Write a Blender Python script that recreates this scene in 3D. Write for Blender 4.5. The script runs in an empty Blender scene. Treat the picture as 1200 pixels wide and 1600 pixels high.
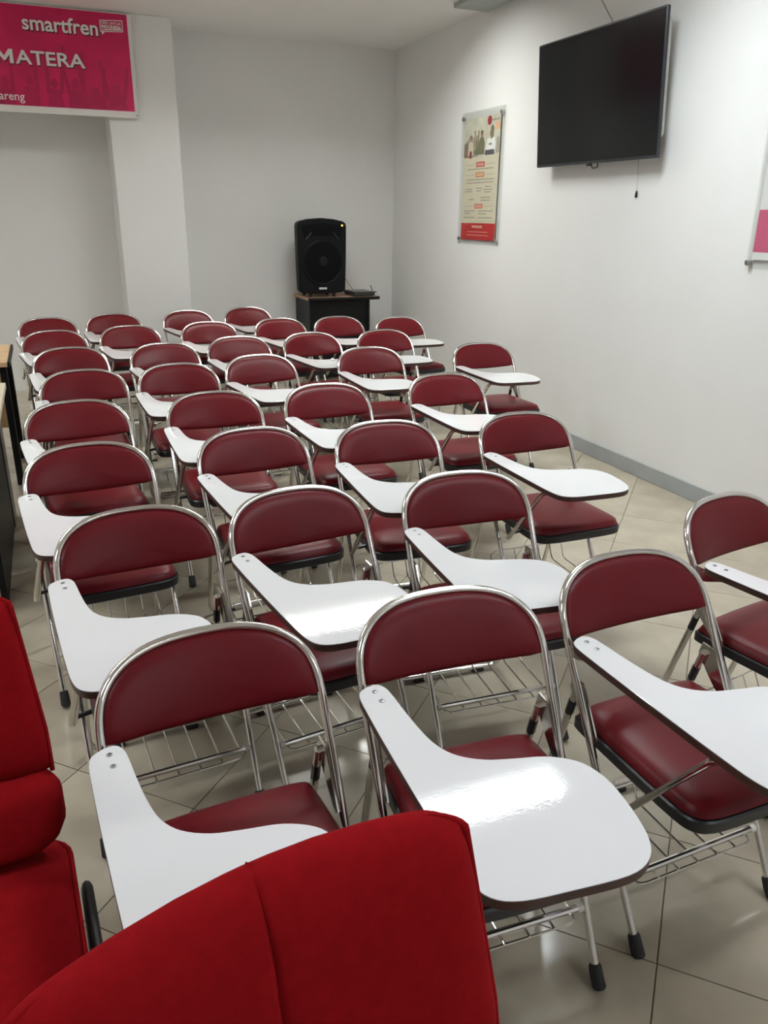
import bpy, math, random
from mathutils import Vector, Matrix
random.seed(7)
SC = bpy.context.scene
COL = SC.collection
PI = math.pi

# ------------------------------------------------------------------ camera, world, exposure
CAM_H = 1.5686
F = Vector((0.360109, 0.863435, -0.353272)).normalized()
R = Vector((0.924541, -0.38091, 0.011451)); R = (R - F * R.dot(F)).normalized()
U = R.cross(F)
cd = bpy.data.cameras.new('camera'); cam = bpy.data.objects.new('camera', cd); COL.objects.link(cam)
m = Matrix((R, U, -F)).transposed().to_4x4(); m.translation = (0, 0, CAM_H)
cam.matrix_world = m
cd.sensor_fit = 'HORIZONTAL'; cd.sensor_width = 36.0; cd.lens = 36.0 * 1229.2 / 1200.0
cd.clip_start = 0.02
SC.camera = cam

w = bpy.data.worlds.new('world'); SC.world = w; w.use_nodes = True
w.node_tree.nodes['Background'].inputs[0].default_value = (0.5, 0.5, 0.5, 1)
w.node_tree.nodes['Background'].inputs[1].default_value = 0.02
SC.view_settings.view_transform = 'Standard'
SC.view_settings.look = 'None'
SC.view_settings.gamma = 1.0
SC.view_settings.use_curve_mapping = False
SC.view_settings.exposure = 0.0
LAMP_POWER = 54.0           # emission strength of the lit ceiling panels
LAMPS_LIT = {'lamp_middle': (1.0, (0.93, 1.0, 1.02)), 'lamp_back': (0.95, (0.98, 1.0, 0.95)),   # share of the power, colour
             'lamp_front': (0.47, (0.93, 0.985, 1.08)), 'lamp_left': (0.75, (0.97, 1.0, 0.98))}
SC.cycles.max_bounces = 10
SC.cycles.diffuse_bounces = 6
SC.cycles.glossy_bounces = 5
SC.cycles.sample_clamp_indirect = 6.0
SC.cycles.caustics_reflective = False
SC.cycles.caustics_refractive = False

# room, metres: x along the back wall, y towards it
XL, XR, YF, YB, ZC = -3.4, 3.39, -2.4, 7.985, 3.056

# ------------------------------------------------------------------ materials
MATS = {}
def mat(name, color, rough=0.5, metal=0.0, spec=0.5, var=0.0, vscale=8.0, bump=0.0, bscale=200.0,
        rvar=0.0, coat=0.0, sheen=0.0, emit=None, estr=0.0, objvar=0.0, trans=0.0, alpha=1.0):
    mt = bpy.data.materials.new(name); mt.use_nodes = True
    nt = mt.node_tree; b = nt.nodes['Principled BSDF']
    b.inputs['Base Color'].default_value = (*color, 1)
    b.inputs['Roughness'].default_value = rough
    b.inputs['Metallic'].default_value = metal
    b.inputs['Specular IOR Level'].default_value = spec
    b.inputs['Coat Weight'].default_value = coat
    b.inputs['Coat Roughness'].default_value = 0.05
    b.inputs['Sheen Weight'].default_value = sheen
    b.inputs['Transmission Weight'].default_value = trans
    b.inputs['Alpha'].default_value = alpha
    tc = nt.nodes.new('ShaderNodeTexCoord')
    if var > 0 or rvar > 0:
        n = nt.nodes.new('ShaderNodeTexNoise'); n.inputs['Scale'].default_value = vscale
        n.inputs['Detail'].default_value = 5
        nt.links.new(tc.outputs['Object'], n.inputs['Vector'])
        if var > 0:
            mr = nt.nodes.new('ShaderNodeMapRange')
            mr.inputs['From Min'].default_value = 0.3; mr.inputs['From Max'].default_value = 0.7
            mr.inputs['To Min'].default_value = 1 - var; mr.inputs['To Max'].default_value = 1 + var
            nt.links.new(n.outputs['Fac'], mr.inputs['Value'])
            hv = nt.nodes.new('ShaderNodeHueSaturation'); hv.inputs['Color'].default_value = (*color, 1)
            if objvar > 0:
                oi = nt.nodes.new('ShaderNodeObjectInfo')
                m2 = nt.nodes.new('ShaderNodeMapRange')
                m2.inputs['To Min'].default_value = 1 - objvar; m2.inputs['To Max'].default_value = 1 + objvar
                nt.links.new(oi.outputs['Random'], m2.inputs['Value'])
                mu = nt.nodes.new('ShaderNodeMath'); mu.operation = 'MULTIPLY'
                nt.links.new(mr.outputs[0], mu.inputs[0]); nt.links.new(m2.outputs[0], mu.inputs[1])
                nt.links.new(mu.outputs[0], hv.inputs['Value'])
            else:
                nt.links.new(mr.outputs[0], hv.inputs['Value'])
            nt.links.new(hv.outputs['Color'], b.inputs['Base Color'])
        if rvar > 0:
            mr = nt.nodes.new('ShaderNodeMapRange')
            mr.inputs['From Min'].default_value = 0.3; mr.inputs['From Max'].default_value = 0.7
            mr.inputs['To Min'].default_value = max(0.0, rough - rvar); mr.inputs['To Max'].default_value = rough + rvar
            nt.links.new(n.outputs['Fac'], mr.inputs['Value']); nt.links.new(mr.outputs[0], b.inputs['Roughness'])
    if bump > 0:
        n2 = nt.nodes.new('ShaderNodeTexNoise'); n2.inputs['Scale'].default_value = bscale; n2.inputs['Detail'].default_value = 3
        nt.links.new(tc.outputs['Object'], n2.inputs['Vector'])
        bp = nt.nodes.new('ShaderNodeBump'); bp.inputs['Strength'].default_value = bump; bp.inputs['Distance'].default_value = 0.002
        nt.links.new(n2.outputs['Fac'], bp.inputs['Height']); nt.links.new(bp.outputs[0], b.inputs['Normal'])
    if emit:
        b.inputs['Emission Color'].default_value = (*emit, 1); b.inputs['Emission Strength'].default_value = estr
    MATS[name] = mt
    return mt

mat('wall_paint', (0.80, 0.80, 0.793), 0.55, spec=0.3, var=0.02, vscale=1.6, bump=0.06, bscale=60)
mat('ceiling_paint', (0.89, 0.88, 0.865), 0.8, spec=0.2, var=0.015, vscale=2)
mat('tile', (0.46, 0.405, 0.312), 0.13, spec=0.5, var=0.10, vscale=5, rvar=0.05, objvar=0.05)
mat('grout', (0.17, 0.145, 0.11), 0.9, var=0.2, vscale=30)
mat('skirting', (0.36, 0.38, 0.385), 0.4, var=0.08, vscale=6)
mat('chrome', (0.72, 0.70, 0.67), 0.13, metal=1.0, rvar=0.05, vscale=20)
mat('wire_chrome', (0.70, 0.69, 0.66), 0.2, metal=1.0, rvar=0.05, vscale=20)
mat('maroon_vinyl', (0.122, 0.0056, 0.0096), 0.36, spec=0.21, var=0.06, vscale=4, bump=0.10, bscale=420, rvar=0.04)
mat('black_plastic', (0.012, 0.012, 0.014), 0.35, spec=0.5, var=0.15, vscale=15)
mat('black_rubber', (0.018, 0.018, 0.018), 0.7, var=0.2, vscale=40)
mat('laminate', (0.78, 0.785, 0.79), 0.04, spec=0.5, var=0.01, vscale=6, bump=0.03, bscale=140)
mat('brown_edge', (0.060, 0.026, 0.020), 0.45, var=0.25, vscale=20)
mat('white_plastic', (0.75, 0.72, 0.66), 0.45, var=0.03)
mat('steel_screw', (0.38, 0.39, 0.40), 0.35, metal=1.0, var=0.1, vscale=80)
mat('red_fabric', (0.26, 0.0055, 0.0080), 0.92, spec=0.06, var=0.07, vscale=60, bump=0.35, bscale=700)
mat('black_powder', (0.014, 0.013, 0.012), 0.5, var=0.2, vscale=30)
mat('tv_screen', (0.006, 0.0065, 0.0075), 0.16, spec=0.30, var=0.02)
mat('tv_bezel', (0.02, 0.024, 0.03), 0.3, var=0.05)
mat('tv_back', (0.62, 0.61, 0.59), 0.5, var=0.03)
mat('speaker_body', (0.0055, 0.006, 0.007), 0.5, spec=0.15, var=0.1, vscale=40, bump=0.15, bscale=300)
mat('speaker_grille', (0.004, 0.0043, 0.005), 0.7, spec=0.08, var=0.25, vscale=400)
mat('led_amber', (0.8, 0.4, 0.05), 0.3, emit=(1.0, 0.5, 0.08), estr=2.5, var=0.01)
mat('badge', (0.62, 0.63, 0.64), 0.35, metal=0.3, var=0.3, vscale=90)
mat('desk_wood', (0.46, 0.27, 0.15), 0.45, var=0.18, vscale=10)
mat('desk_beech', (0.56, 0.37, 0.20), 0.42, var=0.12, vscale=12)
mat('desk_pale', (0.62, 0.55, 0.42), 0.4, var=0.06, vscale=9)
mat('desk_black', (0.007, 0.007, 0.008), 0.45, spec=0.2, var=0.15, vscale=14)
mat('desk_grey', (0.10, 0.10, 0.095), 0.35, var=0.1, vscale=14)
mat('banner_pink', (0.52, 0.012, 0.090), 0.5, spec=0.3, var=0.16, vscale=5)
mat('banner_dark', (0.37, 0.010, 0.068), 0.5, spec=0.3, var=0.12, vscale=7)
mat('banner_white', (0.78, 0.77, 0.74), 0.5, spec=0.3, var=0.02)
mat('print_shadow', (0.10, 0.004, 0.022), 0.6, var=0.05)
mat('paper_cream', (0.66, 0.61, 0.46), 0.6, var=0.03)
mat('paper_photo', (0.62, 0.60, 0.49), 0.6, var=0.15, vscale=9)
mat('paper_white', (0.80, 0.80, 0.79), 0.6, var=0.02)
mat('print_red', (0.50, 0.030, 0.030), 0.6, var=0.05)
mat('print_orange', (0.62, 0.20, 0.08), 0.6, var=0.05)
mat('print_rose', (0.66, 0.30, 0.25), 0.6, var=0.08, vscale=60)
mat('print_peach', (0.70, 0.42, 0.24), 0.6, var=0.08, vscale=60)
mat('print_text', (0.34, 0.31, 0.24), 0.6, var=0.2, vscale=120)
mat('print_olive', (0.16, 0.155, 0.085), 0.6, var=0.2, vscale=30)
mat('print_skin', (0.34, 0.21, 0.13), 0.6, var=0.2, vscale=40)
mat('print_navy', (0.07, 0.07, 0.09), 0.6, var=0.2, vscale=40)
mat('print_grey', (0.36, 0.34, 0.27), 0.6, var=0.2, vscale=30)
mat('print_brown', (0.22, 0.15, 0.09), 0.6, var=0.2, vscale=30)
mat('print_crimson', (0.30, 0.015, 0.03), 0.6, var=0.05)
mat('print_pink', (0.60, 0.085, 0.20), 0.55, var=0.03)
mat('cable_grey', (0.30, 0.30, 0.28), 0.5, var=0.05)
mat('cable_dark', (0.05, 0.05, 0.045), 0.5, var=0.05)
mat('cable_white', (0.66, 0.66, 0.63), 0.5, var=0.03)
mat('duct_grey', (0.36, 0.39, 0.37), 0.5, var=0.05)
mat('lamp_frame', (0.75, 0.75, 0.73), 0.4, var=0.02)
mat('wrapper', (0.80, 0.80, 0.80), 0.15, var=0.1, vscale=60)
for n_, (sh_, c_) in LAMPS_LIT.items():
    mat(n_, (0.8, 0.8, 0.8), 0.4, var=0.01, emit=c_, estr=LAMP_POWER * sh_)
# clear acrylic: mix of transparent and glossy
am = bpy.data.materials.new('acrylic'); am.use_nodes = True; nt = am.node_tree
for n in list(nt.nodes):
    if n.type == 'BSDF_PRINCIPLED': nt.nodes.remove(n)
tr_ = nt.nodes.new('ShaderNodeBsdfTransparent'); tr_.inputs[0].default_value = (0.985, 0.99, 0.985, 1)
gl_ = nt.nodes.new('ShaderNodeBsdfGlossy'); gl_.inputs['Roughness'].default_value = 0.06
mx_ = nt.nodes.new('ShaderNodeMixShader')
mx_.inputs[0].default_value = 0.05; nt.links.new(tr_.outputs[0], mx_.inputs[1]); nt.links.new(gl_.outputs[0], mx_.inputs[2])
nt.links.new(mx_.outputs[0], nt.nodes['Material Output'].inputs[0]); MATS['acrylic'] = am

# ------------------------------------------------------------------ mesh helpers
class MB:
    def __init__(s): s.v = []; s.f = []
    def add(s, vs, fs):
        o = len(s.v); s.v += [tuple(p) for p in vs]; s.f += [tuple(i + o for i in f) for f in fs]; return s
    def box(s, x0, x1, y0, y1, z0, z1, ch=0.0):
        if ch <= 0:
            vs = [(x, y, z) for z in (z0, z1) for y in (y0, y1) for x in (x0, x1)]
            return s.add(vs, [(0, 2, 3, 1), (4, 5, 7, 6), (0, 1, 5, 4), (2, 6, 7, 3), (0, 4, 6, 2), (1, 3, 7, 5)])
        lo = (x0, y0, z0); hi = (x1, y1, z1); vs = []; idx = {}
        for sx in (0, 1):
            for sy in (0, 1):
                for sz in (0, 1):
                    c = [hi[k] if q else lo[k] for k, q in enumerate((sx, sy, sz))]
                    sg = [-1 if q else 1 for q in (sx, sy, sz)]
                    for ax in range(3):
                        p = [c[k] + (0 if k == ax else sg[k] * ch) for k in range(3)]
                        idx[(sx, sy, sz, ax)] = len(vs); vs.append(p)
        fs = []
        def q(*k): return tuple(idx[i] for i in k)
        for sd in (0, 1):
            fs.append(q((sd,0,0,0),(sd,1,0,0),(sd,1,1,0),(sd,0,1,0)))
            fs.append(q((0,sd,0,1),(1,sd,0,1),(1,sd,1,1),(0,sd,1,1)))
            fs.append(q((0,0,sd,2),(1,0,sd,2),(1,1,sd,2),(0,1,sd,2)))
        for a in (0, 1):
            for b in (0, 1):
                fs.append(q((a,b,0,0),(a,b,1,0),(a,b,1,1),(a,b,0,1)))
                fs.append(q((a,0,b,0),(a,1,b,0),(a,1,b,2),(a,0,b,2)))
                fs.append(q((0,a,b,1),(1,a,b,1),(1,a,b,2),(0,a,b,2)))
        for a in (0, 1):
            for b in (0, 1):
                for c in (0, 1): fs.append(q((a,b,c,0),(a,b,c,1),(a,b,c,2)))
        return s.add(vs, fs)
    def tube(s, path, r, n=10, closed=False, cap=True, flat=None):
        P = [Vector(p) for p in path]; N = len(P)
        rr = r if isinstance(r, (list, tuple)) else [r] * N
        T = []
        for i in range(N):
            if closed: t = P[(i + 1) % N] - P[i - 1]
            else: t = P[min(i + 1, N - 1)] - P[max(i - 1, 0)]
            T.append(t.normalized())
        up = Vector((0, 0, 1)) if abs(T[0].z) < 0.9 else Vector((0, 1, 0))
        nrm = (up - T[0] * up.dot(T[0])).normalized(); vs = []
        for i in range(N):
            nrm = (nrm - T[i] * nrm.dot(T[i])).normalized(); bn = T[i].cross(nrm)
            for k in range(n):
                a = 2 * PI * k / n
                e = (1, 1) if flat is None else flat
                vs.append(P[i] + (nrm * math.cos(a) * e[0] + bn * math.sin(a) * e[1]) * rr[i])
        fs = []
        for i in range(N if closed else N - 1):
            j = (i + 1) % N
            for k in range(n):
                l = (k + 1) % n
                fs.append((i * n + k, i * n + l, j * n + l, j * n + k))
        if cap and not closed:
            fs.append(tuple(range(n))[::-1]); fs.append(tuple((N - 1) * n + k for k in range(n)))
        return s.add(vs, fs)
    def prism(s, pts, z0, z1, ch=0.0, fn=None):
        """extruded outline in the xy plane; fn maps (x,y,z) to a point"""
        fn = fn or (lambda x, y, z: (x, y, z)); n = len(pts)
        cx = sum(p[0] for p in pts) / n; cy = sum(p[1] for p in pts) / n
        lv = [(z0, 0), (z1, 0)] if ch <= 0 else [(z0, ch), (z0 + ch, 0), (z1 - ch, 0), (z1, ch)]
        area = sum(pts[i][0] * pts[(i + 1) % n][1] - pts[(i + 1) % n][0] * pts[i][1] for i in range(n))
        sg = 1 if area > 0 else -1
        nr = []
        for i in range(n):
            a = Vector(pts[i - 1]); b = Vector(pts[(i + 1) % n]); d = (b - a)
            d = d.normalized() if d.length > 1e-9 else Vector((1, 0)); nr.append((-d.y * sg, d.x * sg))
        vs = []
        for z, c in lv:
            for i, p in enumerate(pts): vs.append(fn(p[0] + nr[i][0] * c, p[1] + nr[i][1] * c, z))
        fs = []
        for L in range(len(lv) - 1):
            for i in range(n):
                j = (i + 1) % n; fs.append((L * n + i, L * n + j, (L + 1) * n + j, (L + 1) * n + i))
        fs.append(tuple(range(n))[::-1]); fs.append(tuple((len(lv) - 1) * n + i for i in range(n)))
        return s.add(vs, fs)
    def lathe(s, prof, n=20, fn=None):
        fn = fn or (lambda x, y, z: (x, y, z)); vs = []; N = len(prof)
        for r, z in prof:
            for k in range(n):
                a = 2 * PI * k / n; vs.append(fn(r * math.cos(a), r * math.sin(a), z))
        fs = []
        for i in range(N - 1):
            for k in range(n):
                l = (k + 1) % n; fs.append((i * n + k, i * n + l, (i + 1) * n + l, (i + 1) * n + k))
        fs.append(tuple(range(n))[::-1]); fs.append(tuple((N - 1) * n + k for k in range(n)))
        return s.add(vs, fs)
    def pillow(s, pts, centre, fn, tf, tb, rings=(0.0, 0.35, 0.65, 0.82, 0.92, 0.97, 1.0), ex=3.0):
        """cushion: closed outline pts (2-D), thickness tf towards front (-), tb towards back (+); fn(a,b,t)"""
        n = len(pts); vs = []; fs = []
        def lay(t, sign):
            idx = []
            for q in rings:
                h = t * max(0.0, 1 - q ** ex) ** (1 / 2.2)
                if q == 0.0: idx.append([len(vs)]); vs.append(fn(centre[0], centre[1], sign * h)); continue
                row = []
                for p in pts:
                    row.append(len(vs)); vs.append(fn(centre[0] + (p[0] - centre[0]) * q, centre[1] + (p[1] - centre[1]) * q, sign * h))
                idx.append(row)
            for k in range(n):
                l = (k + 1) % n
                tri = (idx[0][0], idx[1][k], idx[1][l]); fs.append(tri if sign > 0 else tri[::-1])
                for i in range(1, len(idx) - 1):
                    qd = (idx[i][k], idx[i + 1][k], idx[i + 1][l], idx[i][l]); fs.append(qd if sign > 0 else qd[::-1])
            return idx[-1]
        a = lay(tf, -1); b = lay(tb, 1)
        for k in range(n):
            l = (k + 1) % n; fs.append((a[k], b[k], b[l], a[l]))
        return s.add(vs, fs)
    def mesh(s, name, smooth=35):
        me = bpy.data.meshes.new(name); me.from_pydata(s.v, [], s.f); me.validate()
        import bmesh
        bm = bmesh.new(); bm.from_mesh(me); bmesh.ops.remove_doubles(bm, verts=bm.verts, dist=1e-6)
        bmesh.ops.recalc_face_normals(bm, faces=bm.faces); bm.to_mesh(me); bm.free()
        if smooth:
            me.polygons.foreach_set('use_smooth', [True] * len(me.polygons))
            me.set_sharp_from_angle(angle=math.radians(smooth))
        return me
    def build(s, name, material, parent=None, smooth=35):
        me = s.mesh(name, smooth); me.materials.append(MATS[material])
        o = bpy.data.objects.new(name, me); COL.objects.link(o)
        if parent: o.parent = parent
        return o

def tag(o, label=None, cat=None, group=None, kind=None):
    if label: o['label'] = label
    if cat: o['category'] = cat
    if group: o['group'] = group
    if kind: o['kind'] = kind
    return o
def thing(name, label, cat, loc=(0, 0, 0), rz=0.0, group=None):
    o = bpy.data.objects.new(name, None); COL.objects.link(o); o.empty_display_size = 0.1
    o.location = loc; o.rotation_euler = (0, 0, rz)
    return tag(o, label, cat, group)
def struct(name, mb, material, label=None, smooth=35):
    o = mb.build(name, material, None, smooth); o['kind'] = 'structure'
    if label: o['label'] = label
    return o
def copy_tree(o, parent=None):
    c = o.copy(); COL.objects.link(c); c.parent = parent
    for ch in list(o.children): copy_tree(ch, c)
    return c
def fillet(pts, rad, seg=6):
    P = [Vector(p) for p in pts]; out = [P[0]]
    for i in range(1, len(P) - 1):
        r = rad[i - 1] if isinstance(rad, (list, tuple)) else rad
        a = (P[i - 1] - P[i]); b = (P[i + 1] - P[i])
        d = min(r, a.length * 0.49, b.length * 0.49)
        p0 = P[i] + a.normalized() * d; p1 = P[i] + b.normalized() * d
        for k in range(seg + 1):
            t = k / seg; out.append(p0 * (1 - t) ** 2 + P[i] * 2 * t * (1 - t) + p1 * t * t)
    out.append(P[-1]); return out
def catmull(pts, n=3):
    out = []; N = len(pts)
    for i in range(N):
        p0, p1, p2, p3 = (Vector(pts[(i + k) % N]) for k in (-1, 0, 1, 2))
        for k in range(n):
            t = k / n
            out.append(0.5 * ((2 * p1) + (p2 - p0) * t + (2 * p0 - 5 * p1 + 4 * p2 - p3) * t * t + (-p0 + 3 * p1 - 3 * p2 + p3) * t ** 3))
    return [tuple(p) for p in out]
def rrect(x0, x1, y0, y1, r, seg=5):
    out = []
    for cx, cy, a0 in ((x1 - r, y1 - r, 0), (x0 + r, y1 - r, PI / 2), (x0 + r, y0 + r, PI), (x1 - r, y0 + r, 1.5 * PI)):
        for k in range(seg + 1):
            a = a0 + PI / 2 * k / seg; out.append((cx + r * math.cos(a), cy + r * math.sin(a)))
    return out

# ------------------------------------------------------------------ the room
LAMPS = [(2.02, 3.32, 'lamp_middle', 'rectangular ceiling light panel above the middle rows near the television'),
         (2.02, 5.82, 'lamp_back', 'rectangular ceiling light panel above the back rows near the wall poster'),
         (2.02, 0.82, 'lamp_front', 'rectangular ceiling light panel above the front row of chairs'),
         (2.02, -1.68, 'lamp_front', 'rectangular ceiling light panel behind the camera on the right'),
         (-1.6, 0.82, 'lamp_front', 'rectangular ceiling light panel above the red chairs on the left'),
         (-1.6, 3.32, 'lamp_left', 'rectangular ceiling light panel left of the middle rows'),
         (-1.6, 5.82, 'lamp_left', 'rectangular ceiling light panel left of the back rows')]
LW, LD = 1.20, 0.28
# ceiling with the openings of the recessed panels
xs = sorted({XL, XR} | {x + s * LW / 2 for x, *_ in LAMPS for s in (-1, 1)})
ys = sorted({YF, YB} | {y + s * LD / 2 for _, y, *_ in LAMPS for s in (-1, 1)})
cb = MB()
for i in range(len(xs) - 1):
    for j in range(len(ys) - 1):
        mx, my = (xs[i] + xs[i + 1]) / 2, (ys[j] + ys[j + 1]) / 2
        if any(abs(mx - x) < LW / 2 and abs(my - y) < LD / 2 for x, y, *_ in LAMPS): continue
        cb.add([(xs[i], ys[j], ZC), (xs[i + 1], ys[j], ZC), (xs[i + 1], ys[j + 1], ZC), (xs[i], ys[j + 1], ZC)], [(0, 1, 2, 3)])
struct('ceiling', cb, 'ceiling_paint', 'flat off-white plaster ceiling', 0)
T = 0.15
struct('wall_right', MB().box(XR, XR + T, YF - T, YB + T, -0.05, ZC + 0.12), 'wall_paint', 'white painted wall with television and posters', 0)
struct('wall_back', MB().box(XL - T, XR, YB, YB + T, -0.05, ZC + 0.12), 'wall_paint', 'white painted far wall behind the speaker', 0)
struct('wall_left', MB().box(XL - T, XL, YF - T, YB, -0.05, ZC + 0.12), 'wall_paint', 'white painted wall left of the desks', 0)
struct('wall_front', MB().box(XL, XR, YF - T, YF, -0.05, ZC + 0.12), 'wall_paint', 'white painted wall behind the camera', 0)
struct('trim_1', MB().box(0.645, 1.205, 7.53, YB - 0.001, 0.0, ZC, 0.006), 'wall_paint', 'square white wall column beside the pink banner', 0)

# floor: grout bed with separate 41 cm tiles laid diagonally
floor = struct('floor', MB().box(XL, XR, YF, YB, -0.05, -0.003), 'grout', 'polished beige floor tiles laid diagonally', 0)
TS = 0.415; G = 0.0014; U0, V0 = 1.44, 0.330; C45 = math.sqrt(0.5)
def to_xy(u, v): return (u * C45 - v * C45, u * C45 + v * C45)
def project(p):
    q = Vector(p) - Vector((0, 0, CAM_H)); d = q.dot(F)
    if d < 0.15: return None
    return 600 + 1229.2 * q.dot(R) / d, 800 - 1229.2 * q.dot(U) / d
def clip(poly):
    for ax, lim, sg in ((0, XL, 1), (0, XR, -1), (1, YF, 1), (1, YB, -1)):
        out = []
        for i in range(len(poly)):
            a, b = poly[i], poly[(i + 1) % len(poly)]
            da, db = (a[ax] - lim) * sg, (b[ax] - lim) * sg
            if da >= 0: out.append(a)
            if da * db < 0:
                t = da / (da - db); out.append((a[0] + (b[0] - a[0]) * t, a[1] + (b[1] - a[1]) * t))
        poly = out
        if len(poly) < 3: return []
    return poly
tiles = []
for i in range(-20, 24):
    for j in range(-24, 20):
        u, v = U0 + i * TS, V0 + j * TS
        sq = [to_xy(u + G, v + G), to_xy(u + TS - G, v + G), to_xy(u + TS - G, v + TS - G), to_xy(u + G, v + TS - G)]
        c = to_xy(u + TS / 2, v + TS / 2)
        full = all(XL < p[0] < XR and YF < p[1] < YB for p in sq)
        pl = sq if full else clip(sq)
        if len(pl) < 3: continue
        pr = project((c[0], c[1], 0)); near = math.hypot(*c)
        vis = pr is not None and -150 < pr[0] < 1350 and 300 < pr[1] < 1800
        tiles.append((0 if vis else 1, near, c, pl, full))
tiles.sort(key=lambda t: t[:2])
def tile_mb(pl, c):
    return MB().prism([(p[0] - c[0], p[1] - c[1]) for p in pl], -0.003, 0.0, 0.0008)
proto_tile = None; rest = MB()
for k, (h, near, c, pl, full) in enumerate(tiles):
    if k < 290 and h == 0:
        if full:
            if proto_tile is None:
                proto_tile = tile_mb(pl, c).mesh('tile', 0); proto_tile.materials.append(MATS['tile'])
            o = bpy.data.objects.new('tile', proto_tile); COL.objects.link(o)
        else: o = tile_mb(pl, c).build('tile', 'tile', None, 0)
        o.location = (c[0], c[1], 0); o.parent = floor
    else: rest.prism(pl, -0.003, 0.0, 0.0008)
o = rest.build('tiles_beyond', 'tile', floor, 0); o['kind'] = 'stuff'

struct('baseboard_right', MB().box(XR - 0.012, XR, YF, YB, 0, 0.10, 0.003), 'skirting', 'grey tile skirting along the white wall', 0)
struct('baseboard_back', MB().box(1.205, XR - 0.012, YB - 0.012, YB, 0, 0.10, 0.003), 'skirting', 'grey tile skirting along the far wall', 0)

# ceiling lamps
for x, y, mm, lb in LAMPS:
    t = thing('ceiling_lamp', lb, 'ceiling lamp', (x, y, ZC), 0, 'recessed ceiling light panels')
    a, b = LW / 2, LD / 2
    hs = MB(); hs.box(-a, a, -b, -b + 0.006, 0, 0.11); hs.box(-a, a, b - 0.006, b, 0, 0.11)
    hs.box(-a, -a + 0.006, -b, b, 0, 0.11); hs.box(a - 0.006, a, -b, b, 0, 0.11)
    hs.build('housing', 'lamp_frame', t, 0)
    MB().box(-a + 0.006, a - 0.006, -b + 0.006, b - 0.006, 0.095, 0.100).build('diffuser', mm, t, 0)

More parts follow.
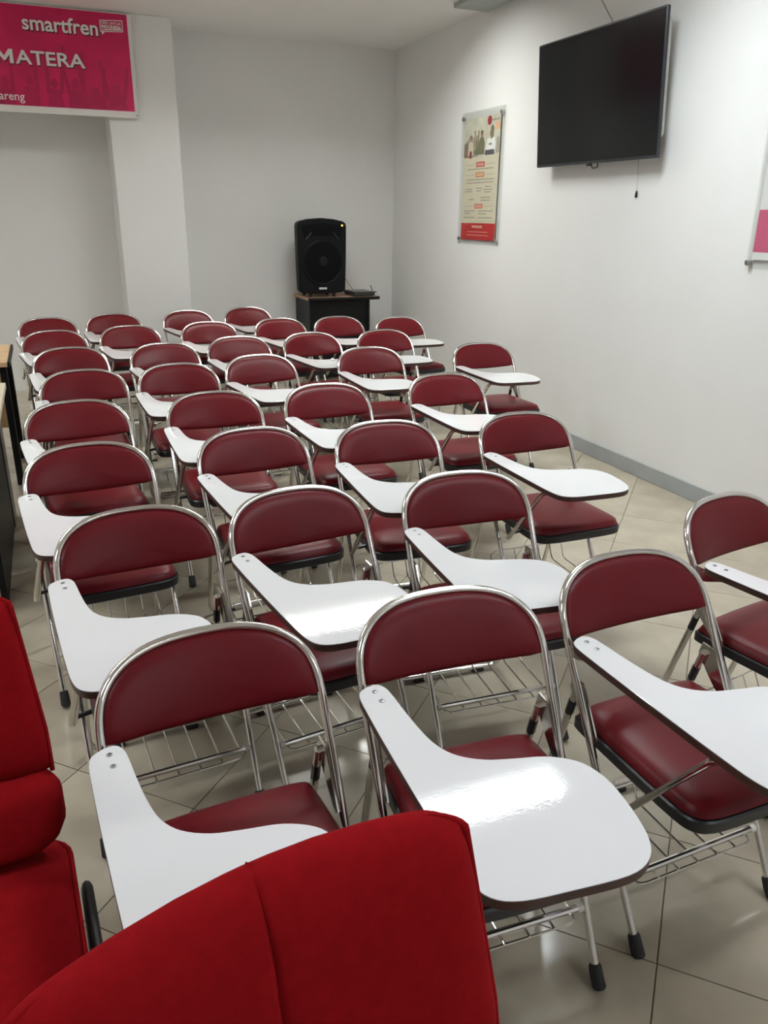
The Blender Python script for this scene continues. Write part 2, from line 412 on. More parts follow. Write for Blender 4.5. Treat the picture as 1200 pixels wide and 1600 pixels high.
# ------------------------------------------------------------------ tablet-arm folding chairs
HW, TR = 0.2183, 0.0092
HB, LEAN, KC, HT = 0.642, 0.590, 0.035, 0.783
KB, SAG, ZA, EXP = 0.050, 0.017, 0.640, 2.8   # curve of the lower edge of the pad, spring line and roundness of the arch
SL = 0.555                      # slope of the straight legs
def yb(x, z): return (z - HB) * LEAN + (KB + (KC - KB) * min(1.0, max(0.0, (z - HB) / 0.13))) * max(0.0, 1 - (x / HW) ** 2)
def arch(hw, top, zc, n=36, e=EXP):
    out = []
    for k in range(n + 1):
        a = PI * k / n; c, s_ = math.cos(a), math.sin(a)
        out.append((math.copysign(abs(c) ** (2 / e), c) * hw, zc + (top - zc) * abs(s_) ** (2 / e)))
    return out                     # from right to left
def make_chair():
    t = thing('tablet_chair', 'x', 'chair')
    # front frame: one bent tube, foot - side - arch - side - foot
    yl = lambda z: (z - HB) * SL
    side = [Vector((HW - 0.010, yl(0.035), 0.035)), Vector((HW - 0.003, yl(0.45), 0.45)), Vector((HW, yl(0.615), 0.615))]
    ar = [Vector((x, yb(x, z), z)) for x, z in arch(HW, HT - TR, ZA)]
    path = side + ar + [Vector((-p.x, p.y, p.z)) for p in reversed(side)]
    MB().tube(path, TR, 12).build('front_frame', 'chrome', t, 60)
    d = Vector((0, SL, 1.0)).normalized()
    for s in (-1, 1):
        b = Vector((s * (HW - 0.0105), yl(0.0), 0.0))
        pth = [b + d * q for q in (0.002, 0.006, 0.030, 0.052, 0.056)]
        cap = MB().tube(pth, [0.0125, 0.0155, 0.0150, 0.0140, 0.0122], 12).build('foot_cap', 'black_rubber', t)
        zmin = min(v.co.z for v in cap.data.vertices)
        for v in cap.data.vertices: v.co.z -= zmin if v.co.z < 0.02 else 0
    # rear frame: U with its bar along the floor
    rx = 0.196
    rp = fillet([(rx, -0.035, 0.525), (rx, 0.098, 0.045), (rx - 0.012, 0.108, 0.0185), (0, 0.110, 0.0185), (-rx + 0.012, 0.108, 0.0185), (-rx, 0.098, 0.045), (-rx, -0.035, 0.525)], [0.05, 0.06, 0.02, 0.06, 0.05], 6)
    MB().tube(rp, 0.0095, 10).build('rear_frame', 'chrome', t, 60)
    for s in (-1, 1):
        MB().box(s * 0.115 - 0.022, s * 0.115 + 0.022, 0.096, 0.124, 0.0, 0.016, 0.004).build('floor_pad', 'black_rubber', t)
    # hinge plates joining both frames and the seat
    for s in (-1, 1):
        x0, x1 = sorted((s * 0.2045, s * 0.2005))
        h = MB().prism([(-0.022, 0.548), (-0.062, 0.545), (-0.128, 0.432), (-0.112, 0.418), (-0.050, 0.475), (-0.014, 0.515)], x0, x1, 0, lambda a, b, c: (c, a, b)).build('hinge_plate', 'chrome', t, 30)
        for (yy, zz) in ((-0.036, 0.526), (-0.112, 0.432)):
            xo = s * 0.2055
            MB().lathe([(0.0055, 0), (0.0055, 0.002), (0.003, 0.0035)], 8, lambda a, b, c: (xo - s * (0.001 - c) * 0 + s * c * 0.3, yy + a, zz + b)).build('rivet', 'steel_screw', h)
        MB().tube([(s * 0.196, -0.010, 0.435), (s * 0.196, -0.0215, 0.478)], 0.0105, 8).build('hinge_sleeve', 'black_plastic', t)
    # backrest pad
    iw = HW - 0.0045
    out = [(x, z) for x, z in arch(iw, HT - TR - 0.0045, ZA, 36)]
    out += [(-iw + 2 * iw * k / 18, HB - 0.005 - SAG * (1 - (2 * k / 18 - 1) ** 2)) for k in range(1, 18)]
    fnb = lambda x, z, q: (x, yb(x, z) + q, z)
    MB().pillow(out, (0, 0.688), fnb, 0.022, 0.012, ex=5.0).build('backrest', 'maroon_vinyl', t, 50)
    # seat: black pan and vinyl cushion
    so = catmull([(x, y + 0.052) for x, y in [(-0.165, -0.062), (-0.186, -0.085), (-0.190, -0.18), (-0.194, -0.30), (-0.196, -0.42), (-0.186, -0.465), (-0.150, -0.488), (-0.06, -0.494), (0.06, -0.494), (0.150, -0.488), (0.186, -0.465), (0.196, -0.42), (0.194, -0.30), (0.190, -0.18), (0.186, -0.085), (0.165, -0.062), (0.07, -0.055), (-0.07, -0.055)]], 3)
    sl = lambda y: (y + 0.44) * -0.02
    MB().prism(so, 0.402, 0.434, 0.004, lambda x, y, z: (x, y, z + sl(y))).build('seat_pan', 'black_plastic', t, 40)
    sc = [((x) * 0.975, (y + 0.223) * 0.975 - 0.223) for x, y in so]
    MB().pillow(sc, (0, -0.223), lambda x, y, q: (x, y, 0.437 + sl(y) - q), 0.034, 0.002, ex=6.0).build('seat_cushion', 'maroon_vinyl', t, 50)
    # stretcher and wire basket
    zf = 0.155; yf = yl(zf)
    MB().tube([(-HW + 0.024, yf, zf), (HW - 0.024, yf, zf)], 0.0085, 10).build('stretcher', 'chrome', t)
    for s in (-1, 1):
        x0, x1 = sorted((s * (HW - 0.016), s * (HW - 0.030)))
        MB().tube([(x0, yf, zf), (x1, yf, zf)], 0.0095, 10).build('spacer', 'white_plastic', t)
    bw = 0.178
    rim = fillet([(-bw, -0.055, 0.205), (-bw, -0.080, 0.150), (-bw, -0.292, 0.142), (bw, -0.292, 0.142), (bw, -0.080, 0.150), (bw, -0.055, 0.205)], [0.02, 0.025, 0.025, 0.02], 4)
    rim += [Vector((bw - 0.03, -0.048, 0.215)), Vector((-bw + 0.03, -0.048, 0.215))]
    bk = MB().tube(rim, 0.0032, 6, closed=True).build('basket', 'wire_chrome', t)
    wm = None
    for k in range(5):
        x = -bw + 2 * bw * (k + 1) / 6
        if wm is None:
            wm = MB().tube(fillet([(0, -0.048, 0.213), (0, -0.080, 0.152), (0, -0.294, 0.1455)], 0.02, 4), 0.0029, 6).mesh('wire'); wm.materials.append(MATS['wire_chrome'])
        o = bpy.data.objects.new('wire', wm); COL.objects.link(o); o.location = (x, 0, 0); o.parent = bk
    # writing tablet
    to = catmull([(-0.200, -0.036), (-0.229, -0.044), (-0.246, -0.068), (-0.2485, -0.14), (-0.248, -0.25), (-0.246, -0.37), (-0.243, -0.48), (-0.238, -0.560), (-0.222, -0.602), (-0.180, -0.622), (-0.10, -0.629), (-0.01, -0.632), (0.035, -0.618), (0.063, -0.585), (0.078, -0.53), (0.085, -0.46), (0.079, -0.415), (0.060, -0.380), (0.015, -0.352), (-0.045, -0.338), (-0.095, -0.324), (-0.135, -0.298), (-0.158, -0.262), (-0.169, -0.215), (-0.176, -0.15), (-0.180, -0.09), (-0.185, -0.055)], 4)
    tb = MB().prism(to, 0.6415, 0.6595, 0.0015).build('tablet', 'brown_edge', t, 40)
    ti = []
    MB().prism(to, 0.6595, 0.6610, 0.0008).build('laminate', 'laminate', tb, 30)
    for q in ((-0.2105, -0.061), (-0.2085, -0.096)):
        MB().lathe([(0.0058, 0.6608), (0.0058, 0.6618), (0.0048, 0.6624), (0.0026, 0.6624), (0.0024, 0.6616)], 10, lambda a, b, c: (q[0] + a, q[1] + b, c)).build('screw', 'steel_screw', tb)
    br = MB().prism([(0.006, 0.641), (-0.028, 0.604), (-0.048, 0.608), (-0.125, 0.638), (-0.125, 0.6415), (-0.006, 0.6415)], -0.2185, -0.2145, 0, lambda a, b, c: (c, a, b))
    br.box(-0.236, -0.197, -0.125, -0.042, 0.6388, 0.6414)
    br.build('tablet_bracket', 'chrome', t, 0)
    st = fillet([(-0.180, -0.540, 0.634), (-0.211, -0.462, 0.631), (-0.241, -0.305, 0.402), (-0.2425, -0.293, 0.386)], [0.035, 0.01], 5)
    MB().tube(st, 0.0105, 10, flat=(0.75, 1.15)).build('tablet_strut', 'chrome', t)
    MB().tube([(-0.236, -0.308, 0.412), (-0.190, -0.304, 0.416)], 0.0065, 8).build('strut_pivot', 'black_plastic', t)
    return t

ROWS = [
 ('front row', [('A1',0.205,1.329,0.057),('A2',0.727,1.318,-0.050),('A3',1.247,1.344,0.025),('B4',1.827,1.593,0.165)]),
 ('second row', [('B1',0.147,2.103,0.065),('B2',0.619,2.114,0.113),('B3',1.167,2.081,-0.073)]),
 ('third row', [('C1',0.060,2.858,0.085),('C2',0.662,2.872,0.066),('C3',1.192,2.803,-0.071),('C4',1.800,2.740,-0.014)]),
 ('fourth row', [('D1',0.053,3.608,0.094),('D2',0.651,3.596,-0.023),('D3',1.206,3.601,0.010),('D4',1.885,3.652,0.003)]),
 ('fifth row', [('E1',0.114,4.373,0.028),('E2',0.610,4.401,0.007),('E3',1.111,4.542,0.124),('E4',1.831,4.613,-0.020),('E5',2.607,4.552,-0.024)]),
 ('sixth row', [('F1',0.078,5.178,0.062),('F2',0.645,5.179,0.093),('F3',1.156,5.324,0.055),('F4',1.687,5.360,0.119),('F5',2.233,5.344,0.055)]),
 ('seventh row', [('G1',0.003,5.997,0.124),('G2',0.525,6.112,0.096),('G3',1.113,6.163,0.082),('G4',1.692,6.219,0.122),('G5',2.179,6.201,0.069),('G6',2.646,6.021,0.070)]),
 ('last row', [('H1',-0.032,6.773,0.078),('H2',0.470,6.908,0.027),('H3',1.086,6.976,0.152),('H4',1.629,7.087,0.128)])]
ORD = ['leftmost', 'second from left', 'third from left', 'fourth from left', 'fifth from left', 'sixth from left']
proto = make_chair(); first = True
for rn, cs in ROWS:
    for k, (n, x, y, th) in enumerate(cs):
        c = proto if first else copy_tree(proto); first = False
        c.location = (x, y, 0); c.rotation_euler = (0, 0, th)
        pos = 'rightmost' if k == len(cs) - 1 else ORD[k]
        c['label'] = 'maroon chrome-framed chair with white writing tablet, %s in the %s' % (pos, rn)
        c['group'] = 'maroon tablet chairs set out in rows'

# ------------------------------------------------------------------ red upholstered chairs in the foreground
def make_red():
    t = thing('upholstered_chair', 'x', 'chair')
    rec = 0.184
    def by(z): return -(0.97 - z) * rec
    def hw(z):                                  # half width of the back cushion, corners rounded
        base = 0.267 - max(0.0, z - 0.70) * 0.099
        return base
    top, bot = 0.984, 0.630
    us = [-1, -.993, -.98, -.96, -.93, -.89, -.84, -.78, -.70, -.55, -.3, -.1, -.03, -.012, 0, .012, .03, .1, .3, .55, .70, .78, .84, .89, .93, .96, .98, .993, 1]
    vs_ = [0, .012, .04, .10, .22, .4, .58, .74, .86, .93, .97, .99, 1]
    def outline(u, v):
        z = bot + (top - bot) * v
        # arched top with rounded corners
        z -= (v ** 3) * (0.028 * u * u + 0.018 * max(0.0, abs(u) - 0.80) ** 2 / 0.04)
        return u * hw(z), z
    b = MB(); grid = {}
    for side, th in ((-1, 0.045), (1, 0.026)):
        for i, u in enumerate(us):
            for j, v in enumerate(vs_):
                x, z = outline(u, v)
                e = (1 - abs(u) ** 9) ** 0.5 * (1 - (abs(2 * v - 1) ** (4.5 if v > 0.5 else 9))) ** 0.5
                y = by(z) + side * th * e - 0.030 * (1 - u * u) * -1 * 0.5
                if side < 0: y += 0.006 * math.exp(-(u / 0.012) ** 2)
                grid[(side, i, j)] = len(b.v); b.v.append((x, y, z))
    for side in (-1, 1):
        for i in range(len(us) - 1):
            for j in range(len(vs_) - 1):
                b.f.append((grid[(side, i, j)], grid[(side, i + 1, j)], grid[(side, i + 1, j + 1)], grid[(side, i, j + 1)]))
    bc = b.build('back_cushion', 'red_fabric', t, 60)
    for sd in (-1, 1):
        pp = []
        for v in vs_[:-1]:
            x, z = outline(0.992 * sd, v); pp.append((x, by(z) - 0.010, z))
        for u in (0.99, 0.96, 0.91, 0.86, 0.80):
            x, z = outline(u * sd, 1.0); pp.append((x, by(z) - 0.004 + 0.015 * (1 - u * u), z - 0.002))
        MB().tube(pp, [0.0048] * (len(pp) - 3) + [0.004, 0.003, 0.001], 6).build('piping', 'red_fabric', bc, 60)
    # lumbar roll under the back cushion
    lo = rrect(-0.276, 0.276, 0.505, 0.640, 0.045, 5)
    MB().pillow(lo, (0, 0.572), lambda x, z, q: (x, by(z) - 0.012 + q, z), 0.062, 0.045, ex=5.0).build('lumbar_cushion', 'red_fabric', t, 60)
    # seat
    s0 = rrect(-0.272, 0.272, -0.56, -0.04, 0.055, 5)
    st = MB().pillow(s0, (0, -0.30), lambda x, y, q: (x, y, 0.442 - q), 0.055, 0.05, ex=6.0).build('seat_cushion', 'red_fabric', t, 60)
    MB().tube([(x * 0.998, -0.30 + (y + 0.30) * 0.998, 0.450) for x, y in s0], 0.006, 6, closed=True).build('piping', 'red_fabric', st, 60)
    MB().prism(rrect(-0.235, 0.235, -0.54, -0.05, 0.05, 4), 0.350, 0.374, 0.004).build('seat_shell', 'black_powder', t)
    MB().prism(rrect(-0.195, 0.195, 0.50, 0.86, 0.06, 4), 0.0, 0.014, 0.004, lambda x, z, q: (x, by(z) + 0.040 + q, z)).build('back_shell', 'black_powder', t)
    for s in (-1, 1):
        x = s * 0.290
        MB().tube(fillet([(x, -0.48, 0.0), (x, -0.47, 0.400), (x, -0.130, 0.400), (x * 0.98, 0.05, 0.0)], 0.03, 5), 0.014, 10, flat=(1.3, 0.8)).build('side_frame', 'black_powder', t, 60)
    MB().tube([(-0.290, -0.30, 0.395), (-0.2, -0.30, 0.341), (0.2, -0.30, 0.341), (0.290, -0.30, 0.395)], 0.011, 8).build('cross_bar', 'black_powder', t)
    return t
red = make_red()
red.location = (0.112, 0.571, 0); red.rotation_euler = (0, 0, 0.19)
red['label'] = 'red fabric chair nearest the camera, its curved back filling the bottom edge'
red['group'] = 'red fabric chairs'
red2 = copy_tree(red); red2.location = (-0.368, 1.350, 0); red2.rotation_euler = (0, 0, 0.06)
red2['label'] = 'red fabric chair at the left edge, seat and back cushions showing'

# ------------------------------------------------------------------ television on the right wall
tv = thing('television', 'large black flat television mounted high on the white wall', 'television', (3.284, 4.553, 2.264), 0)
TW, TH = 1.242, 0.748
tilt = math.atan2(0.05, TH)
def tvp(a, b, c):      # a along -y..+y, b up, c out of the wall (towards -x)
    ct, s_ = math.cos(tilt), math.sin(tilt)
    return (-(c * ct + b * s_), a, b * ct - c * s_)
body = MB().prism(rrect(-TW / 2, TW / 2, -TH / 2, TH / 2, 0.008, 3), -0.004, 0.018, 0.002, tvp); body.build('casing', 'tv_bezel', tv, 30)
MB().prism(rrect(-TW / 2 + 0.010, TW / 2 - 0.010, -TH / 2 + 0.016, TH / 2 - 0.010, 0.004, 2), 0.018, 0.0195, 0, tvp).build('screen', 'tv_screen', tv, 0)
MB().prism(rrect(-0.600, 0.600, -0.27, 0.33, 0.03, 3), -0.045, -0.004, 0.010, tvp).build('rear_housing', 'tv_back', tv, 30)
MB().box(0.035, 0.104, -0.22, 0.22, -0.16, 0.16).build('wall_bracket', 'black_powder', tv, 0)
MB().box(-0.012, 0.006, -0.02, 0.02, -TH / 2 - 0.016, -TH / 2 + 0.002, 0.004).build('sensor_bump', 'tv_bezel', tv)
MB().tube(fillet([(0.03, -0.03, -TH / 2 + 0.02), (0.035, -0.05, -TH / 2 - 0.022), (0.035, 0.02, -TH / 2 - 0.03), (0.035, 0.03, -TH / 2 + 0.02)], 0.03, 5), 0.004, 6).build('cable_loop', 'cable_dark', tv)
tag(MB().tube([(3.386, 4.75, 3.05), (3.386, 4.727, 2.825), (3.386, 4.60, 2.69), (3.384, 4.56, 2.58)], 0.003, 6).build('power_cable', 'cable_grey'), 'thin grey cable running up the wall above the television', 'cable')
hc = thing('hanging_plug', 'short thin cord with a small black plug hanging below the television', 'cable', (3.384, 4.188, 1.956))
MB().tube([(0, 0.02, 0.0), (0, 0.012, -0.12), (0, 0.0, -0.235)], 0.002, 6).build('cord', 'cable_white', hc)
MB().tube([(0, 0, -0.232), (0, 0, -0.245), (0, 0, -0.265), (0, 0, -0.272)], [0.003, 0.007, 0.009, 0.006], 8).build('plug', 'black_plastic', hc)

# ------------------------------------------------------------------ posters in acrylic holders
def wall_poster(name, label, y0, y1, z0, z1, x=3.379):
    t = thing(name, label, 'poster', (x, (y0 + y1) / 2, z0))
    hw_, hh = (y1 - y0) / 2, z1 - z0
    MB().box(-0.007, -0.004, -hw_, hw_, 0, hh, 0.0008).build('acrylic_front', 'acrylic', t, 0)
    MB().box(0.001, 0.004, -hw_, hw_, 0, hh, 0.0008).build('acrylic_back', 'acrylic', t, 0)
    return t, hw_, hh
def standoff(t, y, z):
    o = MB().tube([(0.0105, y, z), (-0.010, y, z)], 0.011, 12).build('standoff', 'chrome', t)
    MB().tube([(-0.009, y, z), (-0.012, y, z), (-0.018, y, z), (-0.020, y, z)], [0.014, 0.016, 0.016, 0.013], 12).build('cap', 'steel_screw', o)
def flat(t, mname, y0, y1, z0, z1, name, lift=0.0002):
    # y measured left-to-right as read (positive towards smaller world y)
    return MB().box(-0.0030 - lift, -0.0028, -y1, -y0, z0, z1).build(name, mname, t, 0)
def flat_poly(t, mname, pts, name, lift=0.0004):
    return MB().prism(pts, -0.0028, -0.0030 - lift, 0, lambda a, b, c: (c, -a, b)).build(name, mname, t, 0)
p1, hw_, hh = wall_poster('wall_poster', 'narrow cream poster with red footer in clear acrylic holder left of television', 5.800, 6.500, 1.345, 2.362)
for yy in (-1, 1):
    for zz in (0.042, hh - 0.045): standoff(p1, yy * (hw_ - 0.035), zz)
# printed paper: 0.60 wide, from z .04 to .965 above the holder's lower edge
PX = 0.29; zb = 0.036; ztp = 0.965; Hh = ztp - zb
paper = MB().box(-0.0028, 0.0005, -PX, PX, zb, ztp).build('paper', 'paper_cream', p1, 0)
flat(p1, 'paper_photo', -PX, PX, 0.675, ztp, 'photo_print', 0.0001)
flat(p1, 'print_red', -PX, PX, zb, 0.168, 'footer_print')
for (a, b, c, d, mn) in ((-0.10, 0.08, 0.130, 0.150, 'print_rose'), (-0.17, 0.17, 0.096, 0.103, 'print_rose'), (-0.18, 0.19, 0.070, 0.077, 'print_rose')):
    flat(p1, mn, a, b, c, d, 'footer_line', 0.0006)
for z, mo, mi in ((0.617, 'print_red', 'print_rose'), (0.540, 'print_orange', 'print_peach'), (0.300, 'print_orange', 'print_rose')):
    flat(p1, mo, -0.07, 0.07, z - 0.019, z + 0.019, 'tag_print', 0.0006)
    flat(p1, mi, -0.056, 0.056, z - 0.011, z + 0.011, 'tag_text_print', 0.0009)
    flat(p1, 'print_text', -0.24, -0.085, z - 0.0015, z + 0.0015, 'rule_print', 0.0004)
    flat(p1, 'print_text', 0.085, 0.24, z - 0.0015, z + 0.0015, 'rule_print', 0.0004)
for (a, b, z) in ((-0.22, 0.22, 0.583), (-0.23, 0.23, 0.503), (-0.23, 0.22, 0.480), (-0.24, -0.12, 0.432), (-0.06, 0.05, 0.437), (0.09, 0.19, 0.447), (-0.25, -0.12, 0.414), (-0.05, 0.03, 0.417), (0.07, 0.21, 0.425), (0.09, 0.19, 0.407),
                  (-0.17, -0.08, 0.352), (0.03, 0.19, 0.366), (0.03, 0.19, 0.345), (-0.25, -0.06, 0.262), (0.0, 0.24, 0.262), (-0.25, -0.14, 0.243), (0.0, 0.14, 0.240), (-0.25, -0.05, 0.212), (0.0, 0.24, 0.210)):
    flat(p1, 'print_text', a, b, z - 0.004, z + 0.004, 'text_line_print', 0.0004)
def blob(cx, cy, rx, ry, n=14): return [(cx + rx * math.cos(2 * PI * k / n), cy + ry * math.sin(2 * PI * k / n)) for k in range(n)]
def bx(a, b, c, d, k=0.0): return [(a, c), (b, c), (b - k, d), (a + k, d)]
PH = [('print_grey', [(-0.29, 0.675), (-0.05, 0.675), (-0.06, 0.78), (-0.14, 0.83), (-0.22, 0.82), (-0.29, 0.78)]),
      ('print_brown', [(-0.288, 0.676), (-0.215, 0.676), (-0.212, 0.75), (-0.235, 0.79), (-0.288, 0.775)]),
      ('paper_cream', [(-0.225, 0.69), (-0.135, 0.69), (-0.140, 0.775), (-0.175, 0.80), (-0.215, 0.78)]),
      ('print_skin', blob(-0.178, 0.815, 0.020, 0.024)), ('print_brown', blob(-0.180, 0.828, 0.022, 0.014)),
      ('print_crimson', bx(-0.200, -0.150, 0.668, 0.722, 0.008)),
      ('print_skin', bx(-0.118, -0.100, 0.745, 0.850, 0.003)), ('print_olive', bx(-0.090, -0.070, 0.750, 0.835, 0.003)),
      ('print_brown', bx(-0.062, -0.040, 0.755, 0.870, 0.003)), ('print_skin', blob(-0.112, 0.860, 0.012, 0.014)),
      ('print_olive', [(-0.085, 0.690), (0.052, 0.690), (0.055, 0.770), (0.030, 0.815), (-0.015, 0.818), (-0.050, 0.770), (-0.120, 0.720), (-0.115, 0.705)]),
      ('print_skin', blob(0.004, 0.838, 0.020, 0.025)), ('print_brown', blob(0.004, 0.852, 0.023, 0.016)),
      ('paper_white', [(0.078, 0.716), (0.220, 0.716), (0.228, 0.760), (0.205, 0.805), (0.150, 0.812), (0.095, 0.790)]),
      ('print_skin', blob(0.150, 0.838, 0.019, 0.026)), ('print_olive', [(0.150, 0.790), (0.190, 0.805), (0.195, 0.870), (0.172, 0.895), (0.140, 0.880), (0.150, 0.850)]),
      ('print_olive', bx(0.120, 0.175, 0.752, 0.765, 0.01)),
      ('print_navy', bx(0.066, 0.212, 0.682, 0.718, 0.006)),
      ('print_peach', bx(0.215, 0.288, 0.858, 0.908, 0.004)), ('print_grey', bx(0.235, 0.288, 0.690, 0.800, 0.01))]
for k, (mn, pts) in enumerate(PH): flat_poly(p1, mn, pts, 'figure_print', 0.0003 + 0.00012 * k)
flat_poly(p1, 'print_crimson', blob(0.120, 0.928, 0.032, 0.034, 18), 'logo_disc', 0.0024)
flat(p1, 'print_text', 0.160, 0.280, 0.922, 0.934, 'logo_text_print', 0.0024)
p2, hw2, hh2 = wall_poster('wall_poster', 'white and pink poster in acrylic holder cut by the right edge', 2.53, 3.245, 1.330, 2.365)
for yy in (-1, 1):
    for zz in (0.030, hh2 - 0.03): standoff(p2, yy * (hw2 - 0.02), zz)
MB().box(-0.0028, 0.0005, -0.325, 0.325, 0.045, 0.985).build('paper', 'paper_white', p2, 0)
flat(p2, 'print_pink', -0.325, 0.325, 0.082, 0.285, 'pink_band_print')

# ------------------------------------------------------------------ pink banner by the ceiling
BX0, BX1, BZ0, BZ1, BY = -1.60, 0.878, 2.292, 3.038, 7.485
bn = thing('banner', 'bright pink printed banner with white lettering high on the far wall', 'banner', (0, BY, 0))
MB().box(BX0, BX1, 0.0, 0.012, BZ0, BZ1, 0.002).build('backing_board', 'banner_white', bn, 0)
MB().box(BX0, BX1 - 0.028, -0.003, 0.0, BZ0 + 0.050, BZ1 - 0.006).build('pink_print', 'banner_pink', bn, 0)
MB().tube([(BX1 - 0.012, 0.044, BZ0 + 0.022), (BX1 - 0.012, -0.006, BZ0 + 0.022)], 0.007, 10).build('fixing_pin', 'steel_screw', bn)
# crowd with raised arms, printed darker along the lower half
rnd = random.Random(3); cw = MB()
def band(poly, dep): cw.prism(poly, -0.0032 - dep, -0.0029, 0, lambda a, b, c: (a, c, b))
zlo = BZ0 + 0.050; k = 0
x = -1.5
while x < 0.80:
    hd = rnd.uniform(0.12, 0.20); wd = rnd.uniform(0.035, 0.055); dep = 0.00002 * k
    band([(x - wd * 1.7, zlo), (x + wd * 1.7, zlo), (x + wd * 1.3, zlo + hd * 0.62), (x + wd * 0.5, zlo + hd * 0.7), (x - wd * 0.5, zlo + hd * 0.7), (x - wd * 1.3, zlo + hd * 0.62)], dep)
    band(blob(x, zlo + hd * 0.9, wd * 0.75, wd * 0.95, 12), dep + 0.00001)
    for s in (-1, 1):
        if rnd.random() < 0.75:
            ax = x + s * wd * 1.3; tx = ax + s * rnd.uniform(-0.01, 0.05); tz = zlo + hd + rnd.uniform(0.08, 0.22)
            band([(ax - 0.017, zlo + hd * 0.5), (ax + 0.017, zlo + hd * 0.5), (tx + 0.012, tz), (tx - 0.012, tz)], dep + 0.000013)
            band(blob(tx, tz + 0.012, 0.017, 0.024, 8), dep + 0.000016)
    x += rnd.uniform(0.13, 0.19); k += 1
cw.build('crowd_print', 'banner_dark', bn, 0)
def text_mesh(body, size, bold=0.0, sx=1.0, shear=0.0):
    cu = bpy.data.curves.new('lettering', 'FONT'); cu.body = body; cu.size = size; cu.offset = bold; cu.extrude = 0.0008
    cu.resolution_u = 3; cu.align_x = 'LEFT'; cu.shear = shear
    to_ = bpy.data.objects.new('lettering', cu); COL.objects.link(to_)
    dg = bpy.context.evaluated_depsgraph_get(); me = bpy.data.meshes.new_from_object(to_.evaluated_get(dg))
    bpy.data.objects.remove(to_); bpy.data.curves.remove(cu)
    xs_ = [v.co.x for v in me.vertices]; ys_ = [v.co.y for v in me.vertices]
    return me, min(xs_), max(xs_), min(ys_), max(ys_)
def letter(body, x0, x1, z0, z1, mname, name, y=-0.0052, bold=0.0, parent=bn):
    me, a, b, c, d = text_mesh(body, 0.1, bold)
    for v in me.vertices:
        X = x0 + (v.co.x - a) / (b - a) * (x1 - x0); Z = z0 + (v.co.y - c) / (d - c) * (z1 - z0)
        v.co = (X, y + v.co.z * -0.5, Z)
    me.materials.clear(); me.materials.append(MATS[mname])
    o = bpy.data.objects.new(name, me); COL.objects.link(o); o.parent = parent; return o
def word(body, x0, x1, z0, z1, bold, shadow=True):
    letter(body, x0, x1, z0, z1, 'banner_white', 'lettering', -0.0055, bold)
    if shadow: letter(body, x0 + 0.007, x1 + 0.007, z0 - 0.009, z1 - 0.009, 'print_shadow', 'lettering_shadow', -0.0042, bold)
word('smartfren', 0.071, 0.622, 2.866, 2.972, 0.0018)
MP = [(0, 0), (0, 1), (0.22, 1), (0.5, 0.50), (0.78, 1), (1, 1), (1, 0), (0.79, 0), (0.79, 0.60), (0.56, 0.18), (0.44, 0.18), (0.21, 0.60), (0.21, 0)]
def block_m(x0, x1, z0, z1, y0, y1, mname, name):
    MB().prism([(x0 + p[0] * (x1 - x0), z0 + p[1] * (z1 - z0)) for p in MP], y0, y1, 0, lambda a, b, c: (a, c, b)).build(name, mname, bn, 0)
block_m(-0.148, -0.022, 2.631, 2.728, -0.0060, -0.0050, 'banner_white', 'lettering')
block_m(-0.141, -0.015, 2.622, 2.719, -0.0046, -0.0038, 'print_shadow', 'lettering_shadow')
word('ATERA', -0.008, 0.500, 2.631, 2.728, 0.0018)
word('areng', -0.160, 0.022, 2.356, 2.416, 0.0006, False)
# speech-bubble stamp
fr = MB(); bx0, bx1, bz0, bz1 = 0.640, 0.814, 2.898, 2.980; tk = 0.006; sk = 0.010
def skp(a, b, c): return (a, c, b + sk * (a - bx0) / (bx1 - bx0))
for (a, b, c, d) in ((bx0, bx1, bz0, bz0 + tk), (bx0, bx1, bz1 - tk, bz1), (bx0, bx0 + tk, bz0, bz1), (bx1 - tk, bx1, bz0, bz1), (bx0 + 0.012, bx1 - 0.010, bz0 + 0.012, bz0 + 0.019)):
    fr.prism([(a, c), (b, c), (b, d), (a, d)], -0.0050, -0.0030, 0, skp)
fr.prism([(bx0 + 0.008, bz0), (bx0 + 0.035, bz0), (bx0 + 0.012, bz0 - 0.020)], -0.0050, -0.0030, 0, skp)
fr.build('stamp_outline', 'banner_white', bn, 0)
letter('100% UNTUK', bx0 + 0.012, bx1 - 0.012, bz0 + 0.054, bz0 + 0.074, 'banner_white', 'stamp_lettering', -0.0052, 0.001)
letter('INDONESIA', bx0 + 0.012, bx1 - 0.012, bz0 + 0.026, bz0 + 0.050, 'banner_white', 'stamp_lettering', -0.0052, 0.004)

# ------------------------------------------------------------------ speaker desk in the far corner
dk = thing('desk', 'small black desk with brown wood top under the loudspeaker', 'desk', (2.66, 7.71, 0.015))
DX0, DX1, DY0, DY1 = 2.30 - 2.66, 3.03 - 2.66, 7.44 - 7.71, 7.965 - 7.71
MB().box(DX0, DX1, DY0 + 0.022, DY1, 0.772, 0.800, 0.002).build('desk_top', 'desk_wood', dk, 0)
MB().tube([(DX0, DY0 + 0.016, 0.785), (DX1, DY0 + 0.016, 0.785)], 0.0165, 12, flat=(0.9, 1.0)).build('edge_band', 'desk_black', dk)
MB().box(DX1 - 0.001, DX1 + 0.008, DY0 + 0.02, DY1, 0.771, 0.7995, 0.002).build('edge_band', 'desk_black', dk, 0)
MB().box(DX0 + 0.015, DX0 + 0.040, DY0 + 0.04, DY1 - 0.02, -0.015, 0.7715, 0.002).build('side_panel', 'desk_black', dk, 0)
MB().box(DX1 - 0.115, DX1 - 0.090, DY0 + 0.04, DY1 - 0.02, -0.015, 0.7715, 0.002).build('side_panel', 'desk_black', dk, 0)
